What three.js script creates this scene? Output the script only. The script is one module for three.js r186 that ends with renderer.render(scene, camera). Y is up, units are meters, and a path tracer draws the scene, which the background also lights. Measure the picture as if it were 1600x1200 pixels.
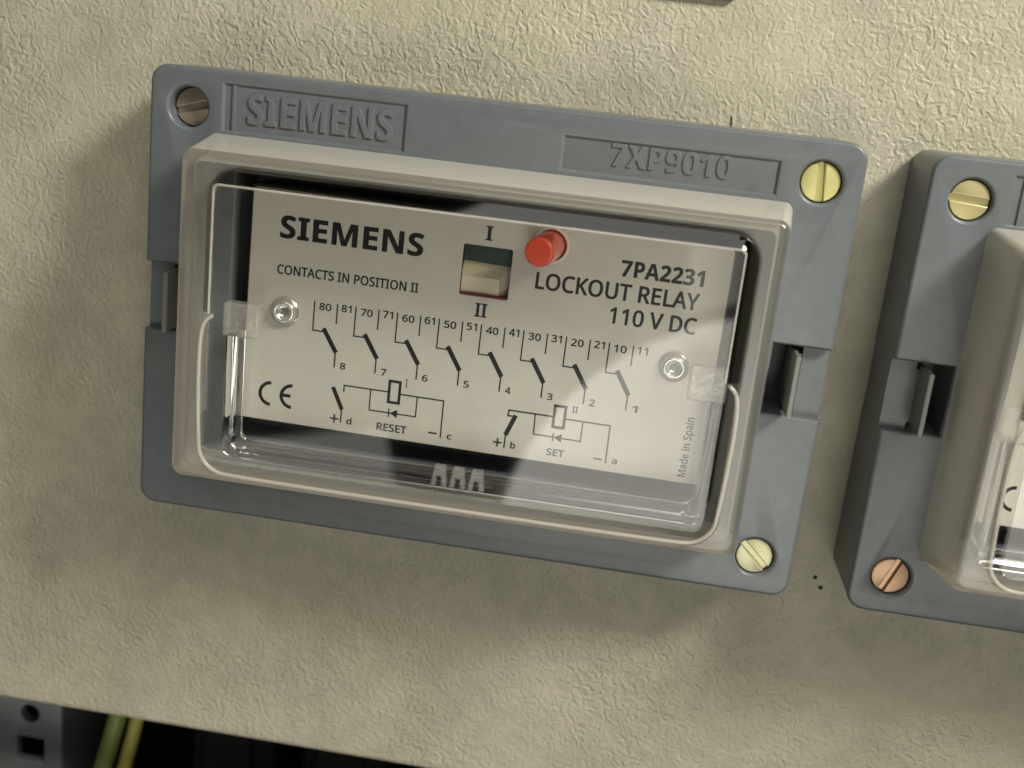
import * as THREE from 'three';
import { mergeGeometries, toCreasedNormals } from 'three/addons/utils/BufferGeometryUtils.js';
import { FontLoader } from 'three/addons/loaders/FontLoader.js';
import { TextGeometry } from 'three/addons/geometries/TextGeometry.js';
import { RoundedBoxGeometry } from 'three/addons/geometries/RoundedBoxGeometry.js';
import { RectAreaLightUniformsLib } from 'three/addons/lights/RectAreaLightUniformsLib.js';
import { createNoise2D } from 'simplex-noise';

// ------------------------------------------------------------------ camera, exposure, lamps
const scene = new THREE.Scene();
scene.background = new THREE.Color(0x000000);
const renderer = new THREE.WebGLRenderer({ antialias: true });
renderer.setSize(1024, 768);
renderer.toneMapping = THREE.LinearToneMapping;
renderer.toneMappingExposure = 1.0;
renderer.shadowMap.enabled = true;
RectAreaLightUniformsLib.init();

const camera = new THREE.PerspectiveCamera(36.87, 4 / 3, 0.01, 20);
{
  const m = new THREE.Matrix4().makeBasis(
    new THREE.Vector3(0.986501, 0.109148, -0.122076),
    new THREE.Vector3(-0.136549, 0.959777, -0.245323),
    new THREE.Vector3(0.090390, 0.258681, 0.961724));
  camera.quaternion.setFromRotationMatrix(m);
  camera.position.set(0.08803, 0.08685, 0.21753);
  camera.focus = 0.204; camera.userData.fStop = 16;
}

function mulberry(a) { return () => { a |= 0; a = a + 0x6D2B79F5 | 0; let t = Math.imul(a ^ a >>> 15, 1 | a); t = t + Math.imul(t ^ t >>> 7, 61 | t) ^ t; return ((t ^ t >>> 14) >>> 0) / 4294967296; }; }
const rnd = mulberry(77);

function tag(o, label, category, group, kind) {
  if (label) o.userData.label = label;
  if (category) o.userData.category = category;
  if (group) o.userData.group = group;
  if (kind) o.userData.kind = kind;
  return o;
}
// mesh in millimetre geometry, added to a parent
function part(name, geo, mat, parent = scene) {
  const g = Array.isArray(geo) ? mergeGeometries(geo.map(x => { const y = x.index ? x.toNonIndexed() : x.clone(); for (const k of Object.keys(y.attributes)) if (!['position', 'normal', 'uv'].includes(k)) y.deleteAttribute(k); return y; })) : geo.clone();
  g.scale(0.001, 0.001, 0.001);
  const m = new THREE.Mesh(g, mat); m.name = name; m.castShadow = true; m.receiveShadow = true;
  parent.add(m);
  return m;
}

// relay target point, and builder for added light panels out of view
const TARGET = new THREE.Vector3(0.062, 0.041, 0.018);
function addedLightPanel(name, label, pos, aim, w, h, roll, color, radiance, glow) {
  const g = new THREE.Group(); g.name = name; scene.add(g);
  g.position.copy(pos); g.lookAt(aim); g.rotateZ(roll);           // +z of the group faces the target
  const body = new THREE.Mesh(new RoundedBoxGeometry(w + 0.03, h + 0.03, 0.03, 2, 0.005), new THREE.MeshStandardMaterial({ color: 0x888a88, roughness: 0.5 }));
  body.name = 'added_lamp_housing'; body.position.z = -0.018; g.add(body);
  const em = new THREE.Mesh(new THREE.BoxGeometry(w, h, 0.004), new THREE.MeshStandardMaterial({ color: 0xffffff, emissive: color, emissiveIntensity: glow }));
  em.name = 'diffuser'; em.position.z = 0.0; g.add(em);
  if (radiance > 0) { const l = new THREE.RectAreaLight(color, radiance, w, h); l.name = 'lamp_light'; l.position.z = 0.006; l.rotation.y = Math.PI; g.add(l); }
  return tag(g, label, 'lamp');
}
const WARM = new THREE.Color(1.0, 0.955, 0.85), NEUT = new THREE.Color(1.0, 0.96, 0.87);
const KEY = 1.35;
const keyDir = new THREE.Vector3(0.645, 0.606, 0.465).normalize();
{ // spot lamp up to the right, aimed at the panel above the relay
  const g = new THREE.Group(); g.name = 'work_lamp'; scene.add(g);
  const aim = new THREE.Vector3(0.085, 0.08, 0);
  g.position.copy(TARGET).addScaledVector(keyDir, 0.72); g.lookAt(aim);
  const shell = new THREE.Mesh(new THREE.LatheGeometry([[0, -0.11], [0.03, -0.11], [0.036, -0.08], [0.066, -0.012], [0.068, 0], [0.064, 0], [0.06, -0.012], [0, -0.012]].map(p => new THREE.Vector2(...p)), 48).rotateX(Math.PI / 2), new THREE.MeshStandardMaterial({ color: 0x555755, roughness: 0.5 }));
  shell.name = 'lamp_shade'; g.add(shell);
  const em = new THREE.Mesh(new THREE.CylinderGeometry(0.058, 0.058, 0.004, 48).rotateX(Math.PI / 2), new THREE.MeshStandardMaterial({ color: 0xffffff, emissive: WARM, emissiveIntensity: 12 }));
  em.name = 'diffuser'; em.position.z = -0.006; g.add(em);
  const l = new THREE.SpotLight(WARM, KEY, 0, 0.40, 1, 2); l.name = 'lamp_light'; l.position.set(0, 0, 0.07); l.target.name = 'lamp_aim'; l.target.position.copy(aim); l.shadow.radius = 3.8; l.castShadow = true; g.add(l); scene.add(l.target);
  tag(g, 'small round work lamp shining across the panel from above', 'lamp');
}
addedLightPanel('added_light_panel', 'added wide glowing panel low down for the bright reflection in the cover', new THREE.Vector3(-0.345, -0.58, 1.0), new THREE.Vector3(0.04, 0.04, 0), 0.5, 0.46, -0.14, NEUT, 0.25, 0.75);  // added glow source, unseen; supplies the mirrored brightness at the cover's lower left
addedLightPanel('added_fill_panel', 'added fill light panel above and in front of the relays', new THREE.Vector3(0.35, 1.1, 0.95), TARGET, 1.1, 0.5, 0, NEUT, 1.35, 1.35);  // added out of view as fill to lift the shadows
addedLightPanel('added_light_panel_001', 'added upright glowing panel brightening the right side of the frame', new THREE.Vector3(0.445, 0.16, 1.06), new THREE.Vector3(0.445, 0.16, 0), 0.6, 0.62, 0, NEUT, 0.45, 0.45);  // added unseen glow so the frame's right side reflects something bright
{ // added disc, its outline shaped to give the bright reflection in the cover
  const g = new THREE.Group(); g.name = 'added_glow_disc'; scene.add(g);
  g.position.set(0.27, -0.405, 1.0); g.lookAt(0.27, -0.405, 0);
  const back = new THREE.Mesh(new THREE.CylinderGeometry(0.30, 0.30, 0.03, 64).rotateX(Math.PI / 2), new THREE.MeshStandardMaterial({ color: 0x888a88, roughness: 0.5 }));
  back.name = 'added_lamp_housing'; back.position.z = -0.02; g.add(back);
  const em = new THREE.Mesh(new THREE.CylinderGeometry(0.29, 0.29, 0.004, 64).rotateX(Math.PI / 2), new THREE.MeshStandardMaterial({ color: 0xffffff, emissive: NEUT, emissiveIntensity: 2.8 }));
  em.name = 'diffuser'; g.add(em);
  const l = new THREE.PointLight(NEUT, 0.04); l.name = 'lamp_light'; l.position.z = 0.12; l.shadow.radius = 5; l.castShadow = true; g.add(l);
  tag(g, 'added round glowing disc standing in for an unseen bright area low down', 'lamp');
}

// ------------------------------------------------------------------ textures
const n2a = createNoise2D(mulberry(5)), n2b = createNoise2D(mulberry(9)), n2c = createNoise2D(mulberry(31));
function dataTex(w, h, f, srgb, wrap = THREE.RepeatWrapping) {
  const d = new Uint8Array(w * h * 4);
  for (let y = 0, k = 0; y < h; y++) for (let x = 0; x < w; x++, k += 4) {
    const v = f(x, y);
    if (typeof v === 'number') d[k] = d[k + 1] = d[k + 2] = Math.max(0, Math.min(255, v * 255)); else { d[k] = Math.max(0, Math.min(255, v[0] * 255)); d[k + 1] = Math.max(0, Math.min(255, v[1] * 255)); d[k + 2] = Math.max(0, Math.min(255, v[2] * 255)); }
    d[k + 3] = 255;
  }
  const t = new THREE.DataTexture(d, w, h); t.magFilter = THREE.LinearFilter; t.minFilter = THREE.LinearFilter; t.wrapS = t.wrapT = wrap;
  if (srgb) t.colorSpace = THREE.SRGBColorSpace; t.needsUpdate = true; return t;
}
// wrinkled powder coat: 260 x 190 mm, uv in metres
const PTW = 260, PTH = 190, PX = 2048, PY = 1496;
const panelBump = dataTex(PX, PY, (i, j) => {
  const x = i / PX * PTW, y = j / PY * PTH;
  const wx = x + 0.7 * n2b(x * 0.3, y * 0.3) + 0.2 * n2c(x * 0.9, y * 0.9), wy = y + 0.7 * n2b(x * 0.3 + 50, y * 0.3) + 0.2 * n2c(x * 0.9 + 40, y * 0.9);
  const a = 1 - Math.abs(n2a(wx * 0.45, wy * 0.36)), m = n2c(wx * 0.66 + 9, wy * 0.52 + 7), b = 1 - Math.abs(n2b(wx * 0.62 + 70, wy * 0.5 + 20));
  const patch = 0.72 + 0.28 * n2b(x * 0.03 + 3, y * 0.03);
  return 0.30 + patch * (0.19 * a * a + 0.13 * b * b + 0.19 * Math.tanh(1.4 * m)) + 0.05 * n2a(x * 1.2, y * 1.2) + 0.03 * n2b(x * 0.12, y * 0.12);
}, false, THREE.MirroredRepeatWrapping);
const grain = dataTex(512, 512, (i, j) => 0.5 + 0.25 * n2a(i * 0.11, j * 0.11) + 0.25 * (rnd() - 0.5), false, THREE.MirroredRepeatWrapping);
const blotch = dataTex(512, 512, (i, j) => { const v = 0.93 + 0.035 * n2a(i * 0.012, j * 0.012) + 0.025 * n2b(i * 0.05, j * 0.05) + 0.03 * (rnd() - 0.5); return [v, v, v * (0.985 + 0.012 * n2c(i * 0.01, j * 0.01))]; }, true, THREE.MirroredRepeatWrapping);
function rep(t, sx, sy = sx) { const c = t.clone(); c.repeat.set(sx, sy); c.needsUpdate = true; return c; }

// ------------------------------------------------------------------ materials
const std = (o) => new THREE.MeshStandardMaterial(o);
const phy = (o) => new THREE.MeshPhysicalMaterial(o);
const lin = (r, g, b) => new THREE.Color().setRGB(r, g, b);
const M = {};
M.panel = std({ color: lin(0.53, 0.50, 0.385), roughness: 0.5, bumpMap: rep(panelBump, 1000 / PTW, 1000 / PTH), bumpScale: 0.00044, map: rep(blotch, 5) });
M.black = std({ color: lin(0.06, 0.06, 0.062), roughness: 0.45 });
M.dark = std({ color: lin(0.06, 0.061, 0.063), roughness: 0.6 });
M.post = std({ color: lin(0.30, 0.31, 0.33), roughness: 0.45, metalness: 0.2 });
M.cavity = std({ color: lin(0.20, 0.20, 0.205), roughness: 0.7 });
M.frosted = phy({ color: lin(0.88, 0.85, 0.76), roughness: 0.24, transmission: 0.52, thickness: 0, ior: 1.49, bumpMap: rep(grain, 1 / 20), bumpScale: 0.00001 });
M.satin = phy({ color: lin(0.84, 0.83, 0.79), roughness: 0.16, transmission: 0.92, thickness: 0, ior: 1.49 });
M.inner = phy({ color: lin(0.84, 0.82, 0.77), roughness: 0.22, transmission: 0.66, thickness: 0, ior: 1.49 });
M.clear = phy({ color: lin(1, 1, 0.995), roughness: 0.015, transmission: 1, thickness: 0, ior: 1.49 });
M.shadeTint = phy({ color: lin(0.32, 0.31, 0.28), roughness: 0.05, transmission: 1, thickness: 0, ior: 1.49 });  // clear plastic darkened: shade of the upper wall band put into the colour
M.edge = phy({ color: lin(0.92, 0.89, 0.82), roughness: 0.12, transmission: 0.6, thickness: 0, ior: 1.49 });
M.glass = phy({ color: lin(0.96, 0.96, 0.95), roughness: 0.06, transmission: 1, thickness: 0.002, ior: 1.49 });
M.milky = phy({ color: lin(0.80, 0.79, 0.76), roughness: 0.25, transmission: 0.5, thickness: 0, ior: 1.49 });
M.tab = phy({ color: lin(0.88, 0.87, 0.84), roughness: 0.12, transmission: 0.82, thickness: 0, ior: 1.49, bumpMap: rep(grain, 0.05), bumpScale: 0.0004 });
M.chrome = std({ color: lin(0.78, 0.77, 0.74), roughness: 0.22, metalness: 0.75 });
M.clip = std({ color: lin(0.20, 0.205, 0.185), roughness: 0.4, metalness: 0.3 });
M.red = phy({ color: lin(0.98, 0.125, 0.06), roughness: 0.25, transmission: 0.15, thickness: 0, clearcoat: 0.8, clearcoatRoughness: 0.2 });
M.green = std({ color: lin(0.022, 0.06, 0.045), roughness: 0.5 });
M.cream = std({ color: lin(0.72, 0.68, 0.50), roughness: 0.5 });
M.maroon = std({ color: lin(0.13, 0.012, 0.02), roughness: 0.5 });
M.white = std({ color: lin(0.75, 0.72, 0.68), roughness: 0.35 });
const zinc = (r, g, b) => std({ color: lin(r, g, b), roughness: 0.36, metalness: 0.55, bumpMap: rep(grain, 0.08), bumpScale: 0.00002 });
M.zincYellow = zinc(0.62, 0.58, 0.24); M.zincPale = zinc(0.56, 0.55, 0.33); M.zincGold = zinc(0.50, 0.45, 0.22); M.zincCopper = zinc(0.52, 0.34, 0.21); M.zincBrown = zinc(0.34, 0.30, 0.22);

// ------------------------------------------------------------------ geometry helpers (mm)
function rrPts(x0, x1, y0, y1, r, n = 6, mids = true) {           // counter-clockwise from lower left, same count for every ring
  const p = [];
  const c = [[x1 - r, y0 + r, -90], [x1 - r, y1 - r, 0], [x0 + r, y1 - r, 90], [x0 + r, y0 + r, 180]];
  c.forEach(([cx, cy, a], k) => {
    for (let i = 0; i <= n; i++) { const t = (a + 90 * i / n) * Math.PI / 180; p.push([cx + r * Math.cos(t), cy + r * Math.sin(t)]); }
    if (mids) { const ym = 43; if (k === 0) p.push([x1, ym]); if (k === 2) p.push([x0, ym]); }
  });
  return p;
}
function loft(rings, keep) {                                     // rings: [{p:[[x,y]..], z}]
  const pos = [], uv = [];
  for (let k = 0; k + 1 < rings.length; k++) {
    const A = rings[k], B = rings[k + 1], n = A.p.length;
    for (let i = 0; i < n; i++) {
      const j = (i + 1) % n, q = [[...A.p[i], A.z], [...A.p[j], A.z], [...B.p[j], B.z], [...B.p[i], B.z]];
      if (keep && !keep((q[0][1] + q[1][1] + q[2][1] + q[3][1]) / 4, (q[0][0] + q[1][0]) / 2)) continue;
      for (const t of [0, 1, 2, 0, 2, 3]) { pos.push(...q[t]); uv.push(q[t][0] + q[t][2], q[t][1] + q[t][2]); }
    }
  }
  const g = new THREE.BufferGeometry();
  g.setAttribute('position', new THREE.Float32BufferAttribute(pos, 3)); g.setAttribute('uv', new THREE.Float32BufferAttribute(uv, 2));
  g.computeVertexNormals();
  return toCreasedNormals(g, 0.7);
}
function shapeOf(pts) { const s = new THREE.Shape(); pts.forEach(([x, y], i) => i ? s.lineTo(x, y) : s.moveTo(x, y)); s.closePath(); return s; }
function pathOf(pts) { const s = new THREE.Path(); pts.forEach(([x, y], i) => i ? s.lineTo(x, y) : s.moveTo(x, y)); s.closePath(); return s; }
const rectPts = (x0, x1, y0, y1) => [[x0, y0], [x1, y0], [x1, y1], [x0, y1]];
const circ = (cx, cy, r, n = 32) => Array.from({ length: n }, (_, i) => [cx + r * Math.cos(i / n * 6.28318), cy + r * Math.sin(i / n * 6.28318)]);
function extr(shape, z0, z1, bevel = 0, seg = 3) {
  const g = new THREE.ExtrudeGeometry(shape, { depth: z1 - z0 - 2 * bevel, bevelEnabled: bevel > 0, bevelThickness: bevel, bevelSize: bevel, bevelOffset: -bevel, bevelSegments: seg, curveSegments: 16 });
  g.translate(0, 0, z0 + bevel);
  return bevel > 0 ? toCreasedNormals(g, 0.6) : g;
}
const rbox = (x0, x1, y0, y1, z0, z1, r = 0.3) => new RoundedBoxGeometry(x1 - x0, y1 - y0, z1 - z0, 2, Math.min(r, (x1 - x0) / 2.05, (y1 - y0) / 2.05, (z1 - z0) / 2.05)).translate((x0 + x1) / 2, (y0 + y1) / 2, (z0 + z1) / 2);
function tube(pts, r, n = 80, closed = false, seg = 10) { return new THREE.TubeGeometry(new THREE.CatmullRomCurve3(pts.map(p => new THREE.Vector3(...p)), closed, 'centripetal'), n, r, seg, closed); }

// ------------------------------------------------------------------ the panel and the opening under it
{
  const prof = [[-58.2, -2.0], [-59.6, -2.0], [-60.05, -1.8], [-60.25, -1.3], [-60.2, -0.75], [-59.9, -0.3], [-59.3, -0.05], [-58.6, 0], [430, 0]];
  const pos = [], uv = [], idx = []; const xs = [-420, 620];
  let s = 0;
  prof.forEach(([y, z], i) => { if (i) s += Math.hypot(y - prof[i - 1][0], z - prof[i - 1][1]); for (const x of xs) { pos.push(x, y, z); uv.push((x + 50) / 1000, (s + 5) / 1000); } });
  for (let i = 0; i + 1 < prof.length; i++) { const a = 2 * i; idx.push(a, a + 1, a + 3, a, a + 3, a + 2); }
  const g = new THREE.BufferGeometry(); g.setAttribute('position', new THREE.Float32BufferAttribute(pos, 3)); g.setAttribute('uv', new THREE.Float32BufferAttribute(uv, 2)); g.setIndex(idx);
  g.computeVertexNormals();
  const p = part('panel', toCreasedNormals(g, 0.9), M.panel); tag(p, 'cream wrinkle-painted metal panel', null, null, 'structure');
  const back = part('panel_back', new THREE.BoxGeometry(1040, 488, 1).translate(100, 185, -2.6), M.cavity, p);
  const mk = std({ color: lin(0.012, 0.01, 0.01), roughness: 0.7 });
  for (const [x, y, r] of [[131.9, -2.4, 0.42], [133.3, -4.4, 0.46]]) part('ink_dot', new THREE.CylinderGeometry(r, r, 0.12, 14).rotateX(Math.PI / 2).translate(x, y, 0.05), mk, p);
  part('pencil_mark', new THREE.BoxGeometry(0.2, 1.7, 0.1).rotateZ(0.1).translate(101.9, 82.9, 0.05), mk, p);
}
{
  const c = part('cabinet_interior', [new THREE.BoxGeometry(900, 800, 3).translate(60, -420, -420), new THREE.BoxGeometry(900, 3, 416).translate(60, -22, -211), new THREE.BoxGeometry(3, 800, 416).translate(-392, -420, -211), new THREE.BoxGeometry(3, 800, 416).translate(512, -420, -211)], M.cavity);
  tag(c, 'grey cabinet interior seen below the panel', null, null, 'structure');
  const lp = part('added_light_blocker', rbox(-390, 510, -520, -90, -3, 0, 1), M.panel); tag(lp, 'added unseen panel keeping lamp light out of the cabinet', null, null, 'structure');  // unseen sheet added to block light and keep the cabinet opening dark
}
{ // rack upright with a round and a square hole
  const s = shapeOf(rectPts(-95, -37.7, -160, -50));
  s.holes.push(pathOf(circ(-46, -80.3, 2.45)), pathOf(rectPts(-49.5, -42.2, -93.8, -87)));
  s.holes.push(pathOf(circ(-46, -105, 2.45)), pathOf(rectPts(-49.5, -42.2, -118.5, -111.7)));
  const r = part('rack_upright', [extr(s, -28, -25, 0.35), rbox(-39.9, -37.75, -160, -50, -60, -27, 0.3)], M.post);
  tag(r, 'grey steel rack upright with round and square holes', 'rack upright');
}
{
  const yg = std({ color: lin(0.50, 0.46, 0.10), roughness: 0.45 }), gy = std({ color: lin(0.26, 0.32, 0.09), roughness: 0.45 });
  const a = part('cable', tube([[-21.0, -55, -30], [-22.6, -72, -27], [-24.6, -84, -25], [-27.6, -96, -25], [-33, -120, -30]], 2.3), gy);
  tag(a, 'green-tinged yellow cable hanging beside the rack upright', 'cable');
  const b = part('cable_001', tube([[-16.0, -55, -29], [-17.4, -72, -26], [-19.6, -86, -24], [-22.6, -99, -24], [-28, -122, -28]], 1.75), yg);
  tag(b, 'thinner golden yellow cable, second from the rack upright', 'cable');
  for (const [i, x, l] of [[0, -4, 'dark relay socket under the panel next to the cables'], [1, 27, 'dark relay socket under the panel, farther from the cables']]) {
    const t = part(i ? 'relay_socket_001' : 'relay_socket', [rbox(x - 10, x + 13, -150, -84, -95, -52, 2), rbox(x - 5, x + 8, -150, -80, -52, -47, 1), new THREE.CylinderGeometry(2.6, 2.6, 1, 20).rotateX(Math.PI / 2).translate(x + 1, -92, -46.6)], M.dark);
    tag(t, l, 'socket');
  }
}
{
  const g = new THREE.Group(); g.name = 'nameplate'; scene.add(g); g.position.set(0.06, 0.1033, 0);
  const b = part('plate', extr(shapeOf(rrPts(-40, 39.4, 0, 24, 1.0, 6, false)), 0.02, 1.3, 0.3), M.clip, g);
  part('plate_face', extr(shapeOf(rrPts(-39, 38.4, 0.9, 23, 0.8, 6, false)), 1.28, 1.42, 0.05), M.black, g);
  tag(g, 'black nameplate with a bright metal edge above the relay', 'nameplate');
}

// ------------------------------------------------------------------ frame texture (colour with scuffs) and lettering
function canvasTex(w, h, draw) { const c = document.createElement('canvas'); c.width = w; c.height = h; draw(c.getContext('2d'), w, h); const t = new THREE.CanvasTexture(c); t.colorSpace = THREE.SRGBColorSpace; t.magFilter = THREE.LinearFilter; return t; }
const frameMap = canvasTex(1488, 984, (x, w, h) => {
  const s = 12;
  x.fillStyle = 'rgb(236,236,236)'; x.fillRect(0, 0, w, h);
  for (let i = 0; i < 2600; i++) { const v = 215 + rnd() * 40 | 0; x.fillStyle = `rgba(${v},${v},${v},0.35)`; const r = 1 + rnd() * 16; x.beginPath(); x.arc(rnd() * w, rnd() * h, r, 0, 6.3); x.fill(); }
  x.lineCap = 'round';
  for (let i = 0; i < 60; i++) {                                // rubbed scuff on the top rail
    const u = 62.3 + rnd() * 5.5, v = 79.2 - rnd() * 0.9 - (u - 62) * 0.02; x.strokeStyle = `rgba(255,255,255,${0.15 + rnd() * 0.25})`; x.lineWidth = 1 + rnd() * 1.6;
    x.beginPath(); x.moveTo(u * s, h - v * s); x.lineTo((u + 1 + rnd() * 2.5) * s, h - (v - 0.05 - rnd() * 0.25) * s); x.stroke();
  }
  for (let i = 0; i < 45; i++) { const u = rnd() * 124, v = rnd() * 82, a = rnd() * 6.3, l = 0.3 + rnd() * 1.6; x.strokeStyle = `rgba(255,255,255,${0.08 + rnd() * 0.18})`; x.lineWidth = 0.6 + rnd(); x.beginPath(); x.moveTo(u * s, h - v * s); x.lineTo((u + l * Math.cos(a)) * s, h - (v + l * Math.sin(a)) * s); x.stroke(); }
});
frameMap.repeat.set(1 / 124, 1 / 82); frameMap.wrapS = frameMap.wrapT = THREE.RepeatWrapping;
M.frame = phy({ color: lin(0.158, 0.177, 0.188), roughness: 0.32, map: frameMap, bumpMap: rep(grain, 1 / 14), bumpScale: 0.000012 });

const labelTex = canvasTex(2048, 1034, (x, w, h) => {
  const s = 2048 / 85.2, X = (a) => (a + 42.6) * s, Y = (b) => (21.5 - b) * s;
  x.fillStyle = 'rgb(198,196,187)'; x.fillRect(0, 0, w, h);
  for (let i = 0; i < 1400; i++) { const v = 176 + rnd() * 40 | 0; x.fillStyle = `rgba(${v},${v - 3},${v - 12},0.05)`; x.beginPath(); x.arc(rnd() * w, rnd() * h, 4 + rnd() * 60, 0, 6.3); x.fill(); }
  for (let i = 0; i < 60000; i++) { const v = rnd() < 0.5 ? 150 : 225; x.fillStyle = `rgba(${v},${v},${v - 8},0.10)`; x.fillRect(rnd() * w, rnd() * h, 1 + rnd() * 2, 1 + rnd() * 2); }
  const INK = 'rgb(24,23,24)';
  x.fillStyle = INK; x.strokeStyle = INK; x.lineCap = 'butt'; x.lineJoin = 'miter';
  // text fitted between x0 and x1 on baseline y with capital height c (mm)
  function txt(t, x0, x1, y, c, font) {
    x.save(); x.font = font.replace('#', '200px'); const m = x.measureText(t), cap = x.measureText('H'); const ch = cap.actualBoundingBoxAscent || 143;
    const l = m.actualBoundingBoxLeft || 0, r = m.actualBoundingBoxRight || m.width;
    x.translate(X(x0), Y(y)); x.scale((x1 - x0) * s / (r + l), c * s / ch); x.fillText(t, l, 0); x.lineWidth = font[0] === '#' ? 9 : 4; x.lineJoin = 'round'; x.strokeText(t, l, 0); x.restore();
  }
  const R = '# sans-serif', B = 'bold # sans-serif', S = 'bold # serif';
  const line = (p, wd) => { x.lineWidth = (wd + 0.04) * s; x.beginPath(); p.forEach(([a, b], i) => i ? x.lineTo(X(a), Y(b)) : x.moveTo(X(a), Y(b))); x.stroke(); };
  txt('SIEMENS', -37.3, -11.3, 12.95, 3.95, B);
  txt('CONTACTS IN POSITION II', -37.4, -11.5, 6.4, 1.62, R);
  txt('I', -0.5, 0.75, 17.4, 2.5, S);
  txt('II', -0.95, 1.2, 3.6, 2.45, S);
  txt('7PA2231', 23.7, 38.1, 14.35, 2.75, B);
  txt('LOCKOUT RELAY', 9.25, 37.8, 10.15, 2.8, R);
  txt('110 V DC', 22.9, 38.0, 5.85, 2.75, R);
  for (let k = 0; k < 8; k++) {
    const n = 8 - k, o = -30.1 + 7.665 * k;
    line([[o, 2.3], [o, -3.15], [o + 1.95, -3.15]], 0.2);
    line([[o + 1.98, -2.55], [o + 4.62, -6.75]], 0.78);
    line([[o + 4.5, -6.5], [o + 4.5, -9.55]], 0.22);
    line([[o + 4.25, 2.35], [o + 4.25, -1.42]], 0.2);
    txt(n + '0', o + 0.95, o + 3.1, 0.8, 1.3, R);
    txt(n + '1', o + 5.05, o + 6.85, 1.0, 1.3, R);
    txt('' + n, o + 5.6, o + 6.55, -9.7, 1.2, R);
  }
  // CE mark
  x.lineWidth = 0.62 * s;
  for (const cx of [-37.15, -33.1]) { x.beginPath(); x.arc(X(cx + 0.05), Y(-16.32), 2.08 * s, Math.PI * 0.51, Math.PI * 1.49); x.stroke(); }
  line([[-35.1, -16.25], [-33.35, -16.25]], 0.6);
  // reset coil
  line([[-25.5, -13.25], [-23.5, -17.35]], 0.72); line([[-23.58, -17], [-23.58, -19.85]], 0.22);
  line([[-23.42, -13.9], [-23.42, -12.65], [-15.1, -12.65]], 0.22); line([[-13, -12.78], [-4.8, -12.82], [-4.72, -19.9]], 0.22);
  x.lineWidth = 0.5 * s; x.strokeRect(X(-15.0), Y(-10.55), 1.95 * s, 4.0 * s);
  line([[-18.45, -12.7], [-18.4, -16.6], [-9.7, -16.6], [-9.7, -12.8]], 0.2);
  function diode(a, b) { line([[a - 0.6, b + 0.8], [a - 0.6, b - 0.8]], 0.2); x.beginPath(); x.moveTo(X(a - 0.5), Y(b)); x.lineTo(X(a + 0.95), Y(b + 0.78)); x.lineTo(X(a + 0.95), Y(b - 0.78)); x.fill(); }
  diode(-14.1, -16.6);
  txt('I', -12.08, -11.78, -11.3, 1.45, R);
  line([[-25.6, -19.25], [-24.0, -19.25]], 0.26); line([[-24.8, -18.45], [-24.8, -20.05]], 0.26);
  txt('d', -22.45, -21.55, -19.95, 1.15, R); txt('RESET', -16.7, -11.15, -20.15, 1.35, R);
  line([[-7.05, -19.2], [-5.4, -19.2]], 0.26); txt('c', -3.5, -2.65, -19.95, 1.15, R);
  // set coil
  line([[15.4, -12.7], [7.3, -12.7], [7.2, -13.75], [8.0, -13.75]], 0.24); line([[8.6, -13.5], [7.15, -17.5]], 0.78); line([[7.18, -17.2], [7.15, -20]], 0.22);
  line([[17.4, -12.82], [25.75, -12.85], [25.85, -20]], 0.22);
  x.lineWidth = 0.5 * s; x.strokeRect(X(15.5), Y(-10.6), 1.95 * s, 4.0 * s);
  line([[12.1, -12.7], [12.2, -16.5], [20.8, -16.6], [20.82, -12.85]], 0.2); diode(16.4, -16.55);
  txt('II', 18.65, 19.6, -11.35, 1.1, '# serif');
  line([[5.05, -19.1], [6.65, -19.1]], 0.26); line([[5.85, -18.3], [5.85, -19.9]], 0.26); txt('b', 8.3, 9.15, -19.85, 1.2, R);
  txt('SET', 15.0, 18.15, -20.05, 1.25, R); line([[23.6, -19.4], [25.1, -19.4]], 0.24); txt('a', 27.0, 27.85, -19.85, 1.15, R);
  x.save(); x.translate(X(40.35), Y(-20.5)); x.rotate(-Math.PI / 2); x.font = '200px sans-serif'; const mw = x.measureText('Made in Spain').width; x.scale(11.5 * s / mw, 1.35 * s / 143); x.lineWidth = 8; x.strokeText('Made in Spain', 0, 0); x.fillText('Made in Spain', 0, 0); x.restore();
});
M.label = phy({ color: 0xffffff, map: labelTex, roughness: 0.36, metalness: 0.2, bumpMap: rep(grain, 1 / 6), bumpScale: 0.000004 });

const font = await new FontLoader().loadAsync('fonts/droid/droid_sans_bold.typeface.json');
function raised(t, x0, x1, y, cap, z0, z1) {
  const g = new TextGeometry(t, { font, size: 10, depth: 1, curveSegments: 5, bevelEnabled: true, bevelThickness: 0.3, bevelSize: 0.22, bevelOffset: -0.1, bevelSegments: 2 });
  g.computeBoundingBox(); const b = g.boundingBox;
  g.translate(-b.min.x, 0, -b.min.z); g.scale((x1 - x0) / (b.max.x - b.min.x), cap / 7.3, (z1 - z0) / (b.max.z - b.min.z)); g.translate(x0, y, z0);
  return g;
}

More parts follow.
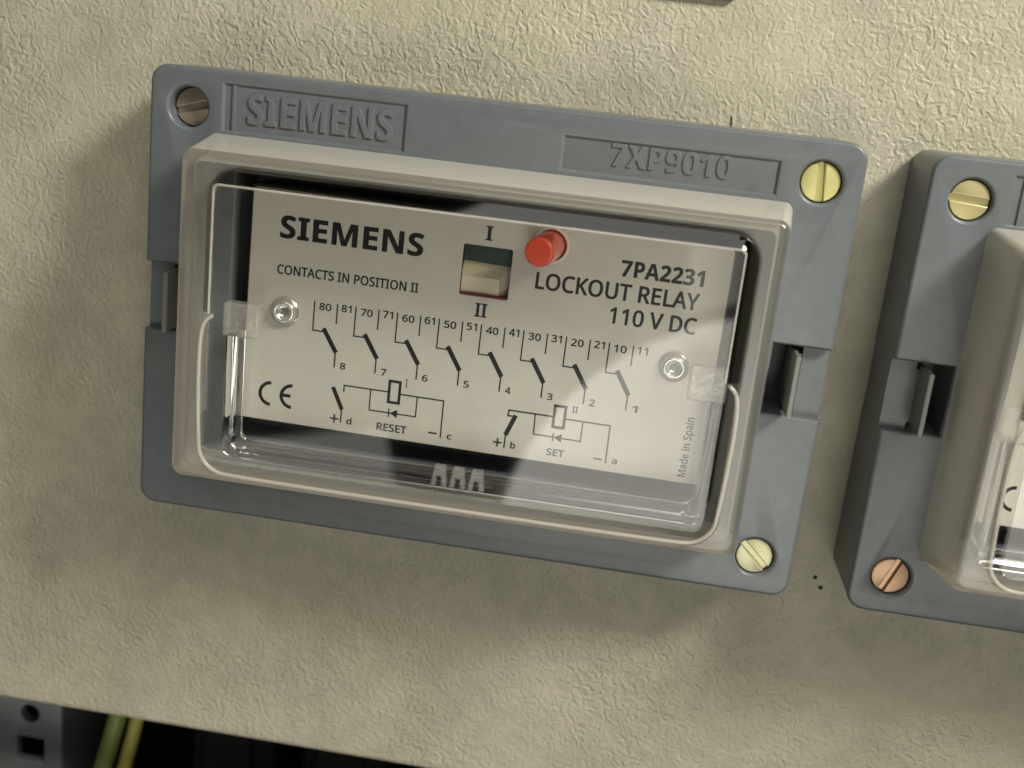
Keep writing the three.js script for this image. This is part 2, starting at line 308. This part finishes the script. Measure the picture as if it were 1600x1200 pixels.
// ------------------------------------------------------------------ a relay in its flush frame
function screwHead(group, x, y, top, r, slot, mat) {
  const g = []; const hw = 0.55;
  for (const sgn of [1, -1]) {
    const p = []; const a0 = Math.asin(hw / r);
    for (let i = 0; i <= 16; i++) { const a = a0 + (Math.PI - 2 * a0) * i / 16; p.push([r * Math.cos(a), sgn * r * Math.sin(a)]); }
    g.push(extr(shapeOf(sgn > 0 ? p : p.reverse()), -1.4, 0, 0.22, 2));
  }
  g.push(new THREE.CylinderGeometry(r, r, 3, 32).rotateX(Math.PI / 2).translate(0, 0, -2.3));
  const m = part('screw', g, mat, group); m.position.set(x / 1000, y / 1000, top / 1000); m.rotation.z = slot; return m;
}
function relay(name, ox, label, screws, full) {
  const G = new THREE.Group(); G.name = name; G.position.x = ox / 1000; scene.add(G);
  tag(G, label, 'relay');
  const W = 124, H = 82, f = 18;
  const outline = (o) => {                                       // rounded plate with a notch in each side, offset inwards by o
    const p = rrPts(o, W - o, o, H - o, 3.2 - o, 8, false), q = []; const nx = 10.2 + o, y0 = 34.2 - o, y1 = 46.8 + o;
    p.forEach((v, i) => { q.push(v); if (i === 8) q.push([W - o, y0], [W - nx, y0], [W - nx, y1], [W - o, y1]); if (i === 26) q.push([o, y1], [nx, y1], [nx, y0], [o, y0]); });
    return q;
  };
  const holes = (s, o, recess) => {
    for (const [x, y] of (screws.map(q => q.slice(0, 2)))) s.holes.push(pathOf(circ(x, y, 3.5 + o)));
    s.holes.push(pathOf(rrPts(16.6 - o, 107.2 + o, 15.0 - o, 66.8 + o, 2.5, 6, false)));
    if (recess) { s.holes.push(pathOf(rectPts(13.6, 45.6, 71.95, 79.5))); s.holes.push(pathOf(rectPts(73.6, 109.6, 72.3, 77.5))); }
    return s;
  };
  const top = holes(shapeOf(outline(0)), 0, true), body = holes(shapeOf(outline(0.06)), 0.06, false);
  const fr = part('frame', [extr(top, f - 2.2, f, 0.65, 4), extr(body, 0.02, f - 0.45)], M.frame, G);
  for (const m of [0, 1]) {
    part('notch_floor', extr(shapeOf(m ? rectPts(W - 4.6, W - 0.12, 33.8, 47.2) : rectPts(0.12, 4.6, 33.8, 47.2)), 0.5, f - 2.4), M.frame, G);
    part('notch_back', extr(shapeOf(m ? rectPts(W - 10.6, W - 4.6, 33.8, 47.2) : rectPts(4.6, 10.6, 33.8, 47.2)), 0.5, 5), M.frame, G);
  }
  part('recess_rib', rbox(14.9, 15.5, 71.7, 79.6, f - 0.9, f - 0.1, 0.1), M.frame, G);
  part('raised_lettering', [raised('SIEMENS', 17.7, 43.7, 73.35, 3.75, f - 0.6, f - 0.12)], M.frame, G);
  part('raised_lettering', [raised('7XP9010', 81.6, 102.2, 73.7, 2.75, f - 0.6, f - 0.2)], M.frame, G);
  // spring clips in the notches
  for (const sd of [0, 1]) {
    const s = new THREE.Shape(); s.moveTo(0, 0); s.lineTo(11, 0); s.lineTo(11, 10.4); s.lineTo(9.0, 13.4); s.lineTo(0, 13.4); s.closePath();
    const c = extr(s, 0, 0.9, 0.15, 1); c.rotateY(-Math.PI / 2); c.rotateX(-Math.PI / 2);   // stands as a leaf along y
    c.computeBoundingBox(); const b = c.boundingBox; c.translate(-b.min.x, -b.min.y, -b.min.z);
    const lip = rbox(-1.2, 0.2, 0.4, 10.2, 5.5, 6.2, 0.2);
    const gm = mergeGeometries([c.index ? c.toNonIndexed() : c, lip.index ? lip.toNonIndexed() : lip].map(q => { for (const k of Object.keys(q.attributes)) if (!['position', 'normal', 'uv'].includes(k)) q.deleteAttribute(k); return q; }));
    if (sd) gm.scale(-1, 1, 1), gm.index || (() => { const P = gm.attributes.position, N = gm.attributes.normal, U = gm.attributes.uv; for (let i = 0; i < P.count; i += 3) for (const A of [P, N, U]) for (let k = 0; k < A.itemSize; k++) { const a = A.array, t = a[(i + 1) * A.itemSize + k]; a[(i + 1) * A.itemSize + k] = a[(i + 2) * A.itemSize + k]; a[(i + 2) * A.itemSize + k] = t; } })();
    gm.translate(sd ? W - 5.7 : 5.2, 35.0, 9.0);
    part('spring_clip', gm, M.clip, G);
  }
  screws.forEach(([x, y, t, slot, mat]) => screwHead(G, x, y, t, 3.3, slot, M[mat]));
  // relay body behind the label
  const th = -0.008, cx = 62.1, cy = 41.0;
  part('well', [extr(shapeOf(rectPts(15.8, 108, 14.2, 67.6)), 0.6, 6.5)], M.frame, G);
  const bs = shapeOf(rectPts(-42.9, 42.9, -21.7, 21.7)); bs.holes.push(pathOf(rectPts(-4.35, 4.85, 6.95, 16.55)), pathOf(circ(11.2, 17.9, 2.75)));
  const bodyM = part('relay_body', extr(bs, 6, 17.55), M.black, G); bodyM.position.set(cx / 1000, cy / 1000, 0); bodyM.rotation.z = th;
  const ls = shapeOf(rrPts(-42.55, 42.55, -21.45, 21.45, 0.8, 4, false)); ls.holes.push(pathOf(rrPts(-4.15, 4.65, 7.2, 16.3, 0.4, 4, false)), pathOf(circ(11.2, 17.9, 2.75)));
  const lg = extr(ls, 17.6, 18.0);
  { const P = lg.attributes.position, U = lg.attributes.uv; for (let i = 0; i < P.count; i++) U.setXY(i, (P.getX(i) + 42.6) / 85.2, (P.getY(i) + 21.5) / 43.0); }
  const LB = part('label_plate', lg, M.label, G); LB.position.copy(bodyM.position); LB.rotation.z = th;
  for (const x of [-35.4, 35.3]) {
    const prof = [[0, 0.55], [0.55, 0.6], [1.05, 1.0], [1.35, 1.45], [1.75, 1.5], [2.1, 1.25], [2.2, 0.7], [2.6, 0.6], [2.75, 0.3], [2.75, 0]].map(p => new THREE.Vector2(...p));
    const m = part('label_screw', new THREE.LatheGeometry(prof, 36).rotateX(Math.PI / 2), M.chrome, G);
    const c = Math.cos(th), s = Math.sin(th); m.position.set((cx + c * x + s * 0.35) / 1000, (cy + s * x - c * 0.35) / 1000, 0.01802);
    part('driver_recess', [new THREE.BoxGeometry(1.7, 0.45, 0.3).rotateZ(0.5).translate(0, 0, 0.66), new THREE.BoxGeometry(1.7, 0.45, 0.3).rotateZ(0.5 + Math.PI / 2).translate(0, 0, 0.67)], M.clip, m);
  }
  if (full) {
    // flag window
    const wn = part('flag_window', extr(shapeOf(rectPts(-4.4, 4.9, 6.9, 16.6)), 13.4, 14.4), M.green, G); wn.position.copy(bodyM.position); wn.rotation.z = th;
    const fl = new THREE.BufferGeometry();
    const A = [-4.2, 7.65, 17.0], Bq = [2.7, 7.65, 17.0], Cq = [2.7, 10.5, 17.0], D = [-4.2, 10.5, 17.0], E = [-4.25, 12.9, 14.5], F = [4.7, 12.6, 14.5], I = [4.7, 7.65, 14.5], J = [-4.25, 7.65, 14.5];
    const quad = (a, b, c, d) => [a, b, c, a, c, d].flat();
    fl.setAttribute('position', new THREE.Float32BufferAttribute([...quad(A, Bq, Cq, D), ...quad(D, Cq, F, E), ...quad(Bq, I, F, Cq), ...quad(J, A, D, E), ...quad(J, I, Bq, A)], 3));
    fl.setAttribute('uv', new THREE.Float32BufferAttribute(new Array(60).fill(0), 2)); fl.computeVertexNormals();
    part('flag', fl, M.cream, wn);
    part('window_liner', [rbox(-4.3, 4.8, 6.98, 7.6, 14.5, 17.85, 0.1), rbox(-4.34, -4.05, 7.6, 11, 14.5, 17.5, 0.08)], M.maroon, wn);
    // push button
    const bt = part('push_button', [new THREE.LatheGeometry([[0, 8.0], [2.1, 8.0], [2.4, 7.9], [2.55, 7.6], [2.6, 7.1], [2.6, -4]].map(p => new THREE.Vector2(...p)), 40).rotateX(Math.PI / 2)], M.red, G);
    bt.position.set(0.0733, 0.0589, 0.0178); bt.rotation.set(0.05, -0.17, 0);
    const rg = part('button_collar', new THREE.TorusGeometry(3.0, 0.3, 12, 48).translate(0, 0, 0.3), M.white, G); rg.position.set(0.07335, 0.0589, 0.018);
    part('collar_tube', new THREE.CylinderGeometry(2.74, 2.74, 6, 32, 1, true).rotateX(Math.PI / 2).translate(0, 0, -2.9), M.dark, rg);
  }
  // transparent cover: satin walls and front rim, clear raised window
  const o = (z, d, r) => ({ p: rrPts(10.8 + d, 113.2 - d, 10.9 + d, 71.1 - d, r), z });
  const RO = (d, r) => rrPts(17.4 + d, 107.6 - d, 14.0 + d, 67.2 - d, r);
  const cover = part('cover', loft([o(18.05, 0, 1.6), o(22, 0.45, 1.7), o(32.3, 1.55, 1.9), o(32.9, 1.65, 2.0)]), M.frosted, G);
  part('cover_inner_wall', loft([o(32.2, 3.6, 1.2), o(31.5, 3.1, 1.2), o(22, 2.05, 1.2), o(18.05, 1.6, 1.2)]), M.inner, cover);
  part('cover_rim', loft([o(32.9, 1.65, 2.0), o(33.4, 1.8, 2.0), o(33.8, 2.15, 2.0), o(34, 2.7, 2.0), { p: RO(-0.3, 5.2), z: 34 }, { p: RO(0, 5), z: 33.7 }, { p: RO(0, 5), z: 32.4 }, o(32.2, 3.6, 1.2)]), M.satin, cover);
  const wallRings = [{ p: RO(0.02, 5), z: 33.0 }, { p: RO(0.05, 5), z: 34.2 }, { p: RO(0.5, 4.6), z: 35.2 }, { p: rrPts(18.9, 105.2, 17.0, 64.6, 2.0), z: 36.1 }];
  part('window_wall', loft(wallRings, (y) => y > 43), M.shadeTint, cover);  // upper band gets the dark tint in place of internal reflection
  part('window_wall', loft(wallRings, (y) => y <= 43), M.clear, cover);
  const paneP = rrPts(18.95, 105.15, 17.05, 64.55, 1.9);
  part('window_pane', [extr(shapeOf(paneP), 34.6, 36.1)], M.clear, cover);
  part('pane_edge', loft([{ p: rrPts(18.9, 105.2, 17.0, 64.6, 1.0), z: 36.08 }, { p: rrPts(19.0, 105.1, 17.1, 64.5, 0.95), z: 36.3 }, { p: rrPts(19.22, 104.88, 17.3, 64.28, 0.85), z: 36.3 }, { p: rrPts(19.3, 104.8, 17.4, 64.2, 0.8), z: 36.12 }], (y) => y > 43), M.edge, cover);
  // bead round the lower half
  const bead = []; const bp = RO(0.25, 5);
  { const n = bp.length; let st = bp.findIndex(([x, y]) => x < 20 && y === 43); for (let k = 0; k < n; k++) { const [x, y] = bp[(st + k) % n]; if (y <= 43.01) bead.push([x, y, 34.25]); } }
  bead[0][1] = 40.5; bead[bead.length - 1][1] = 40.5; bead.unshift([bead[0][0] + 1.5, 42.3, 34.1]); bead.push([bead[bead.length - 1][0] - 1.5, 42.3, 34.1]);
  part('rim_bead', tube(bead, 0.36, 260), M.edge, cover);
  // inner U rib and the two side tabs
  const U = []; U.push([18.4, 37], [18.4, 17.2]); for (let i = 0; i <= 6; i++) { const a = Math.PI + i / 6 * Math.PI / 2; U.push([20.6 + 2.2 * Math.cos(a), 16.4 + 2.2 * Math.sin(a)]); }
  for (let i = 0; i <= 6; i++) { const a = 1.5 * Math.PI + i / 6 * Math.PI / 2; U.push([103.8 + 2.2 * Math.cos(a), 16.4 + 2.2 * Math.sin(a)]); } U.push([106, 37]);
  const inn = U.map(([x, y]) => [62.2 + (x - 62.2) * 0.955, y > 30 ? y : 16.2 + (y - 14.2) * 0.8 ]).reverse();
  part('inner_rib', extr(shapeOf([...U, ...inn]), 19.5, 25.5, 0.35, 2), M.glass, cover);
  part('side_tab', [rbox(17.6, 24.2, 36.6, 42.8, 22.5, 25.3, 0.5)], M.tab, cover);
  part('side_tab', [rbox(100, 106.6, 36.5, 42.6, 22.5, 25.3, 0.5)], M.tab, cover);
  // three moulded prongs at the lower edge
  for (let k = 0; k < 3; k++) {
    const x0 = 57.6 + k * 3.35, s = shapeOf([[x0, 15.3], [x0 + 0.9, 15.3], [x0 + 1.0, 17.1], [x0 + 1.9, 17.1], [x0 + 2.0, 15.3], [x0 + 2.9, 15.3], [x0 + 2.4, 18.9], [x0 + 0.6, 18.9]]);
    part('prong', extr(s, 25.6, 27.4, 0.15, 1), M.tab, cover);
  }
  return G;
}
relay('lockout_relay', 0, 'grey-framed lockout relay with silver label, red button and flag window', [[117, 75, 17.3, 1.68, 'zincYellow'], [117, 7.1, 17.3, -0.75, 'zincPale'], [7, 75, 15.4, 0.3, 'zincBrown']], true);
relay('lockout_relay_001', 134.41, 'second grey-framed relay with a copper-coloured lower screw beside the labelled one', [[7, 75, 17.3, -0.06, 'zincGold'], [7, 7.1, 17.3, 1.2, 'zincCopper']], true);

scene.traverse(o => { if (o.isMesh) { o.castShadow = true; o.receiveShadow = true; } });
renderer.render(scene, camera);
